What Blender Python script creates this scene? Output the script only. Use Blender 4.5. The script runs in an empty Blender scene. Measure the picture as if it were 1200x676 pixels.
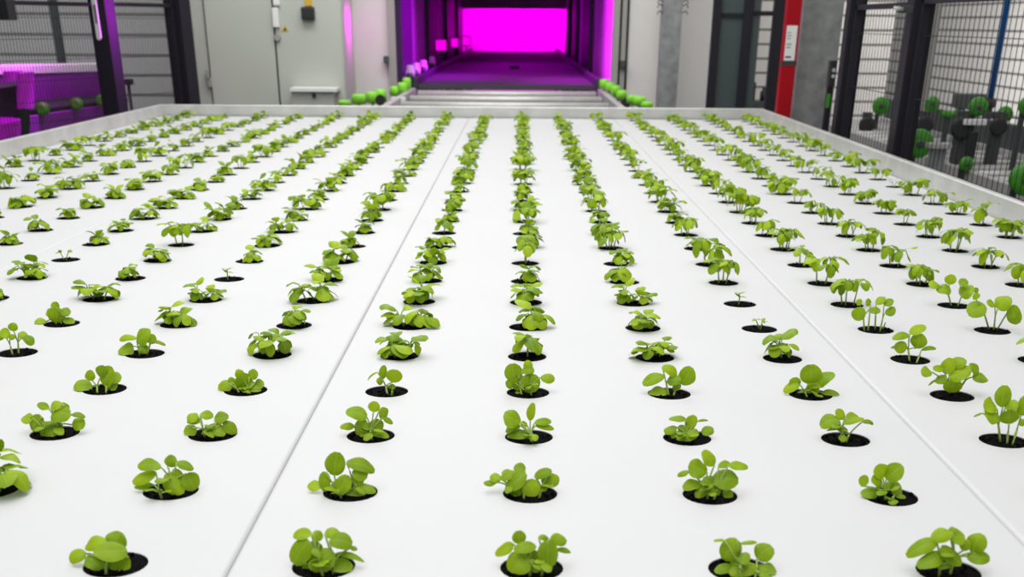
import bpy, bmesh, math, random
from mathutils import Vector, Matrix
R = random.Random(7)
C = bpy.context.scene.collection
sc = bpy.context.scene

# ------------------------------------------------------------------ camera
ZB = 0.95                      # height of the white boards above the floor
S = 0.20                       # hole spacing
FPX, CY, ROLL, YAW, X0, D0, H = 1369.14, 741.66, .0070, -.0029, .0155, 1.024, .4645
TH = math.radians(27.6)
fw = Vector((math.sin(YAW)*math.cos(TH), math.cos(YAW)*math.cos(TH), -math.sin(TH)))
rr = Vector((math.cos(YAW), -math.sin(YAW), 0)); uu = rr.cross(fw)
cr = rr*math.cos(ROLL)+uu*math.sin(ROLL); cu = uu*math.cos(ROLL)-rr*math.sin(ROLL)
CAM = Vector((-X0, -D0, ZB+H))
cam = bpy.data.objects.new('camera', bpy.data.cameras.new('camera')); C.objects.link(cam)
m = Matrix((cr, cu, -fw)).transposed().to_4x4(); m.translation = CAM
cam.matrix_world = m
cam.data.sensor_width = 36; cam.data.lens = FPX/1200*36
cam.data.shift_y = (CY-338)/1200
cam.data.clip_start = .02; cam.data.clip_end = 100
cam.data.dof.use_dof = True; cam.data.dof.focus_distance = 1.75; cam.data.dof.aperture_fstop = 8.5
sc.camera = cam

def px(p):
    d = Vector(p)-CAM; w = d.dot(fw)
    return 600+FPX*d.dot(cr)/w, CY-FPX*d.dot(cu)/w
def at(x, y, Y):
    d = cr*(x-600)-cu*(y-CY)+fw*FPX
    return CAM+d*((Y-CAM.y)/d.y)
def X_at(x, Y, y=60): return at(x, y, Y).x
def Z_at(y, x, Y): return at(x, y, Y).z

# ------------------------------------------------------------------ materials
def mat(name, col, rough=.5, metal=0., var=0., scale=8., bump=0., spec=.5, stretch=None):
    m = bpy.data.materials.new(name); m.use_nodes = True
    nt = m.node_tree; b = nt.nodes['Principled BSDF']
    b.inputs['Base Color'].default_value = (*col, 1); b.inputs['Roughness'].default_value = rough
    b.inputs['Metallic'].default_value = metal; b.inputs['Specular IOR Level'].default_value = spec
    if var or bump:
        tc = nt.nodes.new('ShaderNodeTexCoord'); n = nt.nodes.new('ShaderNodeTexNoise')
        n.inputs['Scale'].default_value = scale; n.inputs['Detail'].default_value = 4
        if stretch:
            mp = nt.nodes.new('ShaderNodeMapping'); mp.inputs['Scale'].default_value = stretch
            nt.links.new(tc.outputs['Object'], mp.inputs[0]); nt.links.new(mp.outputs[0], n.inputs['Vector'])
        else: nt.links.new(tc.outputs['Object'], n.inputs['Vector'])
        if var:
            r = nt.nodes.new('ShaderNodeValToRGB')
            r.color_ramp.elements[0].position = .3; r.color_ramp.elements[1].position = .7
            r.color_ramp.elements[0].color = (*[c*(1-var) for c in col], 1)
            r.color_ramp.elements[1].color = (*[min(1, c*(1+var)) for c in col], 1)
            nt.links.new(n.outputs['Fac'], r.inputs[0]); nt.links.new(r.outputs[0], b.inputs['Base Color'])
        if bump:
            bp = nt.nodes.new('ShaderNodeBump'); bp.inputs['Strength'].default_value = bump
            bp.inputs['Distance'].default_value = .01
            nt.links.new(n.outputs['Fac'], bp.inputs['Height']); nt.links.new(bp.outputs[0], b.inputs['Normal'])
    return m

def leaf_mat(name='leaf_green', c0=(.075, .20, .0015), c1=(.50, .68, .012)):
    m = bpy.data.materials.new(name); m.use_nodes = True
    nt = m.node_tree; N = nt.nodes.new; L = nt.links.new
    b = nt.nodes['Principled BSDF']; out = nt.nodes['Material Output']
    geo = N('ShaderNodeNewGeometry'); obi = N('ShaderNodeObjectInfo')
    r = N('ShaderNodeValToRGB')
    r.color_ramp.elements[0].color = (*c0, 1); r.color_ramp.elements[1].color = (*c1, 1)
    tc = N('ShaderNodeTexCoord'); nz = N('ShaderNodeTexNoise'); nz.inputs['Scale'].default_value = 70
    L(tc.outputs['Object'], nz.inputs['Vector'])
    a = N('ShaderNodeMath'); a.operation = 'MULTIPLY_ADD'; a.inputs[1].default_value = .55
    L(geo.outputs['Random Per Island'], a.inputs[0])
    q = N('ShaderNodeMath'); q.operation = 'MULTIPLY_ADD'; q.inputs[1].default_value = .5; q.inputs[2].default_value = -.02
    L(nz.outputs['Fac'], q.inputs[0]); L(q.outputs[0], a.inputs[2]); L(a.outputs[0], r.inputs[0])
    # midrib and side veins, paler, from the leaf's own UV
    uv = N('ShaderNodeUVMap'); sp = N('ShaderNodeSeparateXYZ'); L(uv.outputs[0], sp.inputs[0])
    ab = N('ShaderNodeMath'); ab.operation = 'SUBTRACT'; ab.inputs[1].default_value = .5; L(sp.outputs['Y'], ab.inputs[0])
    a2 = N('ShaderNodeMath'); a2.operation = 'ABSOLUTE'; L(ab.outputs[0], a2.inputs[0])
    lt = N('ShaderNodeMath'); lt.operation = 'LESS_THAN'; lt.inputs[1].default_value = .035; L(a2.outputs[0], lt.inputs[0])
    sv = N('ShaderNodeMath'); sv.operation = 'MULTIPLY_ADD'; sv.inputs[1].default_value = -.9; L(a2.outputs[0], sv.inputs[0]); L(sp.outputs['X'], sv.inputs[2])
    s2 = N('ShaderNodeMath'); s2.operation = 'MULTIPLY'; s2.inputs[1].default_value = 44; L(sv.outputs[0], s2.inputs[0])
    s3 = N('ShaderNodeMath'); s3.operation = 'SINE'; L(s2.outputs[0], s3.inputs[0])
    s4 = N('ShaderNodeMath'); s4.operation = 'GREATER_THAN'; s4.inputs[1].default_value = .9; L(s3.outputs[0], s4.inputs[0])
    mx = N('ShaderNodeMath'); mx.operation = 'MAXIMUM'; L(lt.outputs[0], mx.inputs[0]); L(s4.outputs[0], mx.inputs[1])
    f = N('ShaderNodeMath'); f.operation = 'MULTIPLY'; f.inputs[1].default_value = .22; L(mx.outputs[0], f.inputs[0])
    mixc = N('ShaderNodeMixRGB'); mixc.inputs[2].default_value = (.50, .64, .10, 1)
    L(f.outputs[0], mixc.inputs[0]); L(r.outputs[0], mixc.inputs[1]); L(mixc.outputs[0], b.inputs['Base Color'])
    b.inputs['Roughness'].default_value = .45; b.inputs['Specular IOR Level'].default_value = .2
    tr = N('ShaderNodeBsdfTranslucent'); hs = N('ShaderNodeMixRGB'); hs.blend_type = 'MULTIPLY'; hs.inputs[0].default_value = 1
    hs.inputs[2].default_value = (1., 1., .35, 1); L(mixc.outputs[0], hs.inputs[1]); L(hs.outputs[0], tr.inputs[0])
    ms = N('ShaderNodeMixShader'); ms.inputs[0].default_value = .22
    L(b.outputs[0], ms.inputs[1]); L(tr.outputs[0], ms.inputs[2]); L(ms.outputs[0], out.inputs[0])
    return m

def clad_mat(name, col, pitch, groove):
    m = mat(name, col, .6); nt = m.node_tree; N = nt.nodes.new; L = nt.links.new
    b = nt.nodes['Principled BSDF']
    tc = N('ShaderNodeTexCoord'); sp = N('ShaderNodeSeparateXYZ'); L(tc.outputs['Object'], sp.inputs[0])
    d = N('ShaderNodeMath'); d.operation = 'DIVIDE'; d.inputs[1].default_value = pitch; L(sp.outputs['Z'], d.inputs[0])
    fr = N('ShaderNodeMath'); fr.operation = 'FRACT'; L(d.outputs[0], fr.inputs[0])
    g = N('ShaderNodeMath'); g.operation = 'LESS_THAN'; g.inputs[1].default_value = .16; L(fr.outputs[0], g.inputs[0])
    x = N('ShaderNodeMixRGB'); x.inputs[1].default_value = (*col, 1); x.inputs[2].default_value = (*groove, 1)
    L(g.outputs[0], x.inputs[0]); L(x.outputs[0], b.inputs['Base Color'])
    return m

M = dict(
    board=mat('white_board', (.655, .655, .655), .55, var=.012, scale=3.),
    alu=mat('brushed_aluminium', (.66, .66, .64), .42, .55, var=.10, scale=9.),
    leaf=leaf_mat(),
    stem=mat('pale_green_stem', (.30, .44, .07), .5, var=.2, scale=60),
    soil=mat('dark_peat', (.0075, .0058, .0062), .95, var=.6, scale=400, bump=1., spec=.1),
    black=mat('black_paint', (.017, .016, .022), .55, spec=.2),
    dark=mat('dark_rubber', (.012, .012, .013), .6),
    cabinet=mat('grey_enamel', (.45, .47, .41), .5, var=.04, scale=1.5),
    wallw=mat('pale_panel', (.62, .60, .57), .6, var=.05, scale=3.),
    frame=mat('grey_frame', (.30, .29, .265), .5),
    floor=mat('grey_concrete', (.23, .235, .23), .7, var=.15, scale=3.),
    galv=mat('galvanised_steel', (.26, .275, .27), .5, .3, var=.28, scale=14.),
    steel=mat('dull_steel', (.50, .49, .47), .45, .3, var=.1, scale=10.),
    darksteel=mat('dark_steel', (.055, .066, .064), .5, .2),
    red=mat('red_paint', (.36, .001, .008), .5, spec=.2),
    white=mat('white_plastic', (.75, .75, .74), .4),
    yellow=mat('yellow_plastic', (.60, .36, .02), .5),
    ink=mat('dark_ink', (.03, .03, .03), .6),
    lime=mat('lime_plastic', (.22, .62, .03), .45, var=.12, scale=30),
    green=mat('green_plastic', (.040, .25, .006), .45, var=.2, scale=40),
    blue=mat('blue_pipe', (.0, .10, .32), .4),
    tunnel=mat('tunnel_panel', (.5, .45, .5), .55, var=.1, scale=4.),
    tdark=mat('tunnel_post', (.03, .028, .04), .5),
    tfloor=mat('tunnel_belt', (.045, .04, .05), .6, var=.2, scale=2., stretch=(.3, 6, 1)),
    purple=mat('violet_lit_panel', (.19, .012, .26), .4, var=.12, scale=5.),  # grey steel panels, with the violet light on them painted into the colour
    magenta=mat('magenta_lit_panel', (.55, .0, .62), .4),  # grey steel too; strong magenta light put into the base colour
    clad=clad_mat('pale_cladding', (.72, .69, .65), .105, (.16, .155, .15)),
    cladd=clad_mat('grey_cladding', (.42, .42, .41), .16, (.16, .16, .16)),
    glass=mat('smoked_panel', (.060, .082, .082), .3),
)

# ------------------------------------------------------------------ mesh helpers
def link(name, me, parent=None, loc=None):
    o = bpy.data.objects.new(name, me); C.objects.link(o)
    if parent is not None: o.parent = parent
    if loc is not None: o.location = loc
    return o
def tag(o, label=None, cat=None, group=None, kind=None):
    if label: o['label'] = label
    if cat: o['category'] = cat
    if group: o['group'] = group
    if kind: o['kind'] = kind
    return o
def empty(name, loc, label, cat, group=None, rz=0):
    o = link(name, None, None, loc); o.rotation_euler.z = rz; o.empty_display_size = .05
    return tag(o, label, cat, group)
class MB:
    """Collects shapes and links them as one mesh object."""
    def __init__(s): s.bm = bmesh.new(); s.uv = None
    def box(s, a, b, bev=0.):
        a = Vector(a); b = Vector(b); lo = Vector(map(min, a, b)); hi = Vector(map(max, a, b))
        r = bmesh.ops.create_cube(s.bm, size=1)
        for v in r['verts']: v.co = Vector((lo[k]+(v.co[k]+.5)*(hi[k]-lo[k]) for k in range(3)))
        if bev:
            es = list({e for v in r['verts'] for e in v.link_edges})
            bmesh.ops.bevel(s.bm, geom=es, offset=bev, segments=2, affect='EDGES', profile=.7)
        return s
    def tube(s, pts, rad, n=6, cap=True):
        pts = [Vector(p) for p in pts]; rings = []
        rads = rad if isinstance(rad, (list, tuple)) else [rad]*len(pts)
        for i, p in enumerate(pts):
            d = (pts[min(i+1, len(pts)-1)]-pts[max(i-1, 0)])
            if d.length < 1e-9: d = Vector((0, 0, 1))
            d.normalize()
            a = d.cross(Vector((0, 0, 1)) if abs(d.z) < .9 else Vector((0, 1, 0))).normalized(); b = d.cross(a)
            rings.append([s.bm.verts.new(p+(a*math.cos(2*math.pi*k/n)+b*math.sin(2*math.pi*k/n))*rads[i]) for k in range(n)])
        for i in range(len(rings)-1):
            for k in range(n):
                f = s.bm.faces.new((rings[i][k], rings[i][(k+1) % n], rings[i+1][(k+1) % n], rings[i+1][k])); f.smooth = n > 4
        if cap:
            s.bm.faces.new(rings[0][::-1]); s.bm.faces.new(rings[-1])
        return s
    def lathe(s, c, axis, prof, n=20):
        """prof: (distance along axis, radius) pairs."""
        c = Vector(c); d = Vector(axis).normalized()
        a = d.cross(Vector((0, 0, 1)) if abs(d.z) < .9 else Vector((0, 1, 0))).normalized(); b = d.cross(a)
        rings = [[s.bm.verts.new(c+d*h+(a*math.cos(2*math.pi*k/n)+b*math.sin(2*math.pi*k/n))*max(r, 1e-4)) for k in range(n)] for h, r in prof]
        for i in range(len(rings)-1):
            for k in range(n):
                f = s.bm.faces.new((rings[i][k], rings[i][(k+1) % n], rings[i+1][(k+1) % n], rings[i+1][k])); f.smooth = True
        s.bm.faces.new(rings[0][::-1]); s.bm.faces.new(rings[-1])
        return s
    def prism(s, pts, off):
        """closed outline extruded by the vector off"""
        off = Vector(off); v0 = [s.bm.verts.new(p) for p in pts]; v1 = [s.bm.verts.new(Vector(p)+off) for p in pts]
        n = len(pts); s.bm.faces.new(v0[::-1]); s.bm.faces.new(v1)
        for k in range(n): s.bm.faces.new((v0[k], v0[(k+1) % n], v1[(k+1) % n], v1[k]))
        return s
    def mesh(s, name, m):
        bmesh.ops.recalc_face_normals(s.bm, faces=s.bm.faces)
        me = bpy.data.meshes.new(name); s.bm.to_mesh(me); s.bm.free(); me.materials.append(m); return me
    def build(s, name, m, parent=None, loc=None): return link(name, s.mesh(name, m), parent, loc)
def rel(p, o): return Vector(p)-Vector(o)

# ------------------------------------------------------------------ seedlings
RH = S*.305/2                 # hole radius
def leaf(bm, uvl, base, tip, n, W, arch=.13, cup=.16, nu=7, nv=5):
    base = Vector(base); tip = Vector(tip); d = tip-base; L = d.length
    if L < 1e-5: return
    d.normalize(); n = Vector(n); n = n-d*n.dot(d)
    if n.length < 1e-4: n = Vector((0, 0, 1)).cross(d).cross(d)*-1 + Vector((.01, 0, .01))
    n.normalize(); w = d.cross(n)
    g = []; ph = R.uniform(0, 6.28); wv = R.uniform(.02, .07); sk = R.uniform(-.16, .16); tw = R.uniform(-.35, .35); ct = R.uniform(-.05, .12)
    for a in range(nu):
        u = a/(nu-1)
        f = max(.06, math.sin(math.pi*min(.975, .03+.945*u**.95))**.5)
        row = []
        for c in range(nv):
            v = -1+2*c/(nv-1)
            p = base+d*(L*u)+n*(arch*L*4*u*(1-u))+w*((v*W/2+sk*W*.5*math.sin(math.pi*u))*f)-n*(cup*W*f*(v*v))-n*(.09*W*f*(1-abs(v)))
            p += n*(W*f*(wv*abs(v)*math.sin(7*u+ph+2*v)+tw*v*(u-.3)*.6)-ct*L*u**3)
            p.z = max(p.z, .0014)
            row.append(bm.verts.new(p))
        g.append(row)
    for a in range(nu-1):
        for c in range(nv-1):
            fc = bm.faces.new((g[a][c], g[a][c+1], g[a+1][c+1], g[a+1][c])); fc.smooth = True
            for lp, (aa, cc) in zip(fc.loops, ((a, c), (a, c+1), (a+1, c+1), (a+1, c))):
                lp[uvl].uv = (aa/(nu-1), cc/(nv-1))
def new_foliage():
    bm = bmesh.new(); return bm, bm.loops.layers.uv.new('UVMap')
def foliage_mesh(bm):
    me = bpy.data.meshes.new('foliage'); bm.to_mesh(me); bm.free(); me.materials.append(M['leaf']); return me
def plug_mesh(seed):
    r = random.Random(seed); bm = bmesh.new(); n = 24; rings = []
    for k, q in enumerate((1., .94, .75, .5, .25)):
        z = -.0012 if k == 0 else -.0035+.0035*(1-q)+r.uniform(-.0002, .0002)
        rings.append([bm.verts.new((RH*q*.999*math.cos(2*math.pi*j/n), RH*q*.999*math.sin(2*math.pi*j/n),
                                    z+(0 if k == 0 else r.uniform(-.0016, .0024)))) for j in range(n)])
    low = [bm.verts.new((RH*.9*math.cos(2*math.pi*j/n), RH*.9*math.sin(2*math.pi*j/n), -.035)) for j in range(n)]
    rings.insert(0, low)
    for a in range(len(rings)-1):
        for j in range(n):
            f = bm.faces.new((rings[a][j], rings[a][(j+1) % n], rings[a+1][(j+1) % n], rings[a+1][j])); f.smooth = True
    bm.faces.new(rings[-1]); bm.faces.new(low[::-1])
    for _ in range(16):                      # crumbs of peat
        a = r.uniform(0, 6.28); q = RH*.85*math.sqrt(r.random())
        c = bmesh.ops.create_icosphere(bm, subdivisions=1, radius=r.uniform(.0012, .0028))
        for v in c['verts']: v.co = v.co*r.uniform(.8, 1.2)+Vector((q*math.cos(a), q*math.sin(a), .0005))
    me = bpy.data.meshes.new('soil_plug'); bm.to_mesh(me); bm.free(); me.materials.append(M['soil']); return me
PLUGS = [plug_mesh(k) for k in range(8)]

def curve3(a, b, sag, k=5):
    a = Vector(a); b = Vector(b); mid = (a+b)/2+Vector((0, 0, sag))
    return [(a*(1-t)**2+mid*2*t*(1-t)+b*t*t) for t in [q/(k-1) for q in range(k)]]

def random_plant(seed, kind):
    """returns [(part name, mesh)] in the plant's own frame"""
    r = random.Random(seed); bm, uvl = new_foliage(); stems = []
    if kind == 'tiny':
        for s in range(2):
            mb = MB(); b = Vector((r.uniform(-.006, .006), r.uniform(-.004, .004), -.002))
            top = b+Vector((r.uniform(-.008, .008), r.uniform(-.008, .008), r.uniform(.014, .022)))
            mb.tube(curve3(b, top, .002), .0011, 5); stems.append(mb)
            for q in range(3):
                a = r.uniform(0, 6.28); L = r.uniform(.009, .015); e = r.uniform(-.2, .6)
                d = Vector((math.cos(a)*math.cos(e), math.sin(a)*math.cos(e), math.sin(e)))
                leaf(bm, uvl, top, top+d*L, (0, 0, 1), L*.6)
    elif kind == 'bushy':
        ns = r.choice((1, 2, 2, 3)); a0 = r.uniform(0, 6.28)
        for s in range(ns):
            a = a0+s*2*math.pi/ns; q = .009 if ns > 1 else .002
            b = Vector((q*math.cos(a), q*math.sin(a), -.002)); hgt = r.uniform(.010, .018)
            top = b+Vector((math.cos(a)*.007, math.sin(a)*.007, hgt)); mb = MB(); mb.tube(curve3(b, top, .001), .0013, 5)
            nl = {1: 12, 2: 8, 3: 6}[ns]+r.choice((0, 1, 1))
            for k in range(nl):
                la = a+(k*2.399+r.uniform(-.4, .4)); e = r.uniform(-.1, .7) if k < nl-3 else r.uniform(.6, 1.3)
                pl = r.uniform(.004, .012)
                d = Vector((math.cos(la)*math.cos(e), math.sin(la)*math.cos(e), math.sin(e)))
                lb = top+d*pl+Vector((0, 0, r.uniform(0, .006))); L = r.uniform(.018, .027)
                mb.tube(curve3(top, lb, .002, 4), .0009, 4)
                e2 = e-r.uniform(.5, 1.5)
                d2 = Vector((math.cos(la)*math.cos(e2), math.sin(la)*math.cos(e2), math.sin(e2)))
                tp = lb+d2*L; tp.z = max(tp.z, .003)
                leaf(bm, uvl, lb, tp, (math.cos(la)*.8, math.sin(la)*.8, .7), L*r.uniform(.78, 1.), arch=r.uniform(.1, .24), cup=r.uniform(.08, .24))
            stems.append(mb)
    else:                                     # leggy: bare stems, leaves above
        ns = r.choice((2, 3, 3, 4)); a0 = r.uniform(0, 6.28)
        for s in range(ns):
            a = a0+s*2*math.pi/ns+r.uniform(-.4, .4); q = r.uniform(.006, .013)
            b = Vector((q*math.cos(a), q*math.sin(a), -.002)); hgt = r.uniform(.027, .043); lean = r.uniform(.004, .014)
            top = b+Vector((math.cos(a)*lean, math.sin(a)*lean, hgt)); mb = MB(); mb.tube(curve3(b, top, .003), [.0016, .0016, .0014, .0013, .0012], 5)
            nl = r.choice((4, 5, 5, 6))
            for k in range(nl):
                la = a+(k*2.399+r.uniform(-.5, .5)); e = r.uniform(-.1, .6); pl = r.uniform(.005, .012)
                d = Vector((math.cos(la)*math.cos(e), math.sin(la)*math.cos(e), math.sin(e)))
                lb = top+d*pl; L = r.uniform(.018, .027); mb.tube(curve3(top, lb, .002, 4), .0009, 4)
                e2 = e-r.uniform(.4, 1.5)
                d2 = Vector((math.cos(la)*math.cos(e2), math.sin(la)*math.cos(e2), math.sin(e2)))
                leaf(bm, uvl, lb, lb+d2*L, (math.cos(la)*.7, math.sin(la)*.7, .8), L*r.uniform(.75, .98), arch=r.uniform(.08, .2), cup=r.uniform(.05, .22))
            stems.append(mb)
    return [('foliage', foliage_mesh(bm))]+[('stem', s.mesh('stem', M['stem'])) for s in stems]

VAR = {k: [random_plant(100*q+n, k) for n in range(c)] for q, (k, c) in enumerate((('tiny', 4), ('bushy', 26), ('leggy', 26)), 1)}

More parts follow.
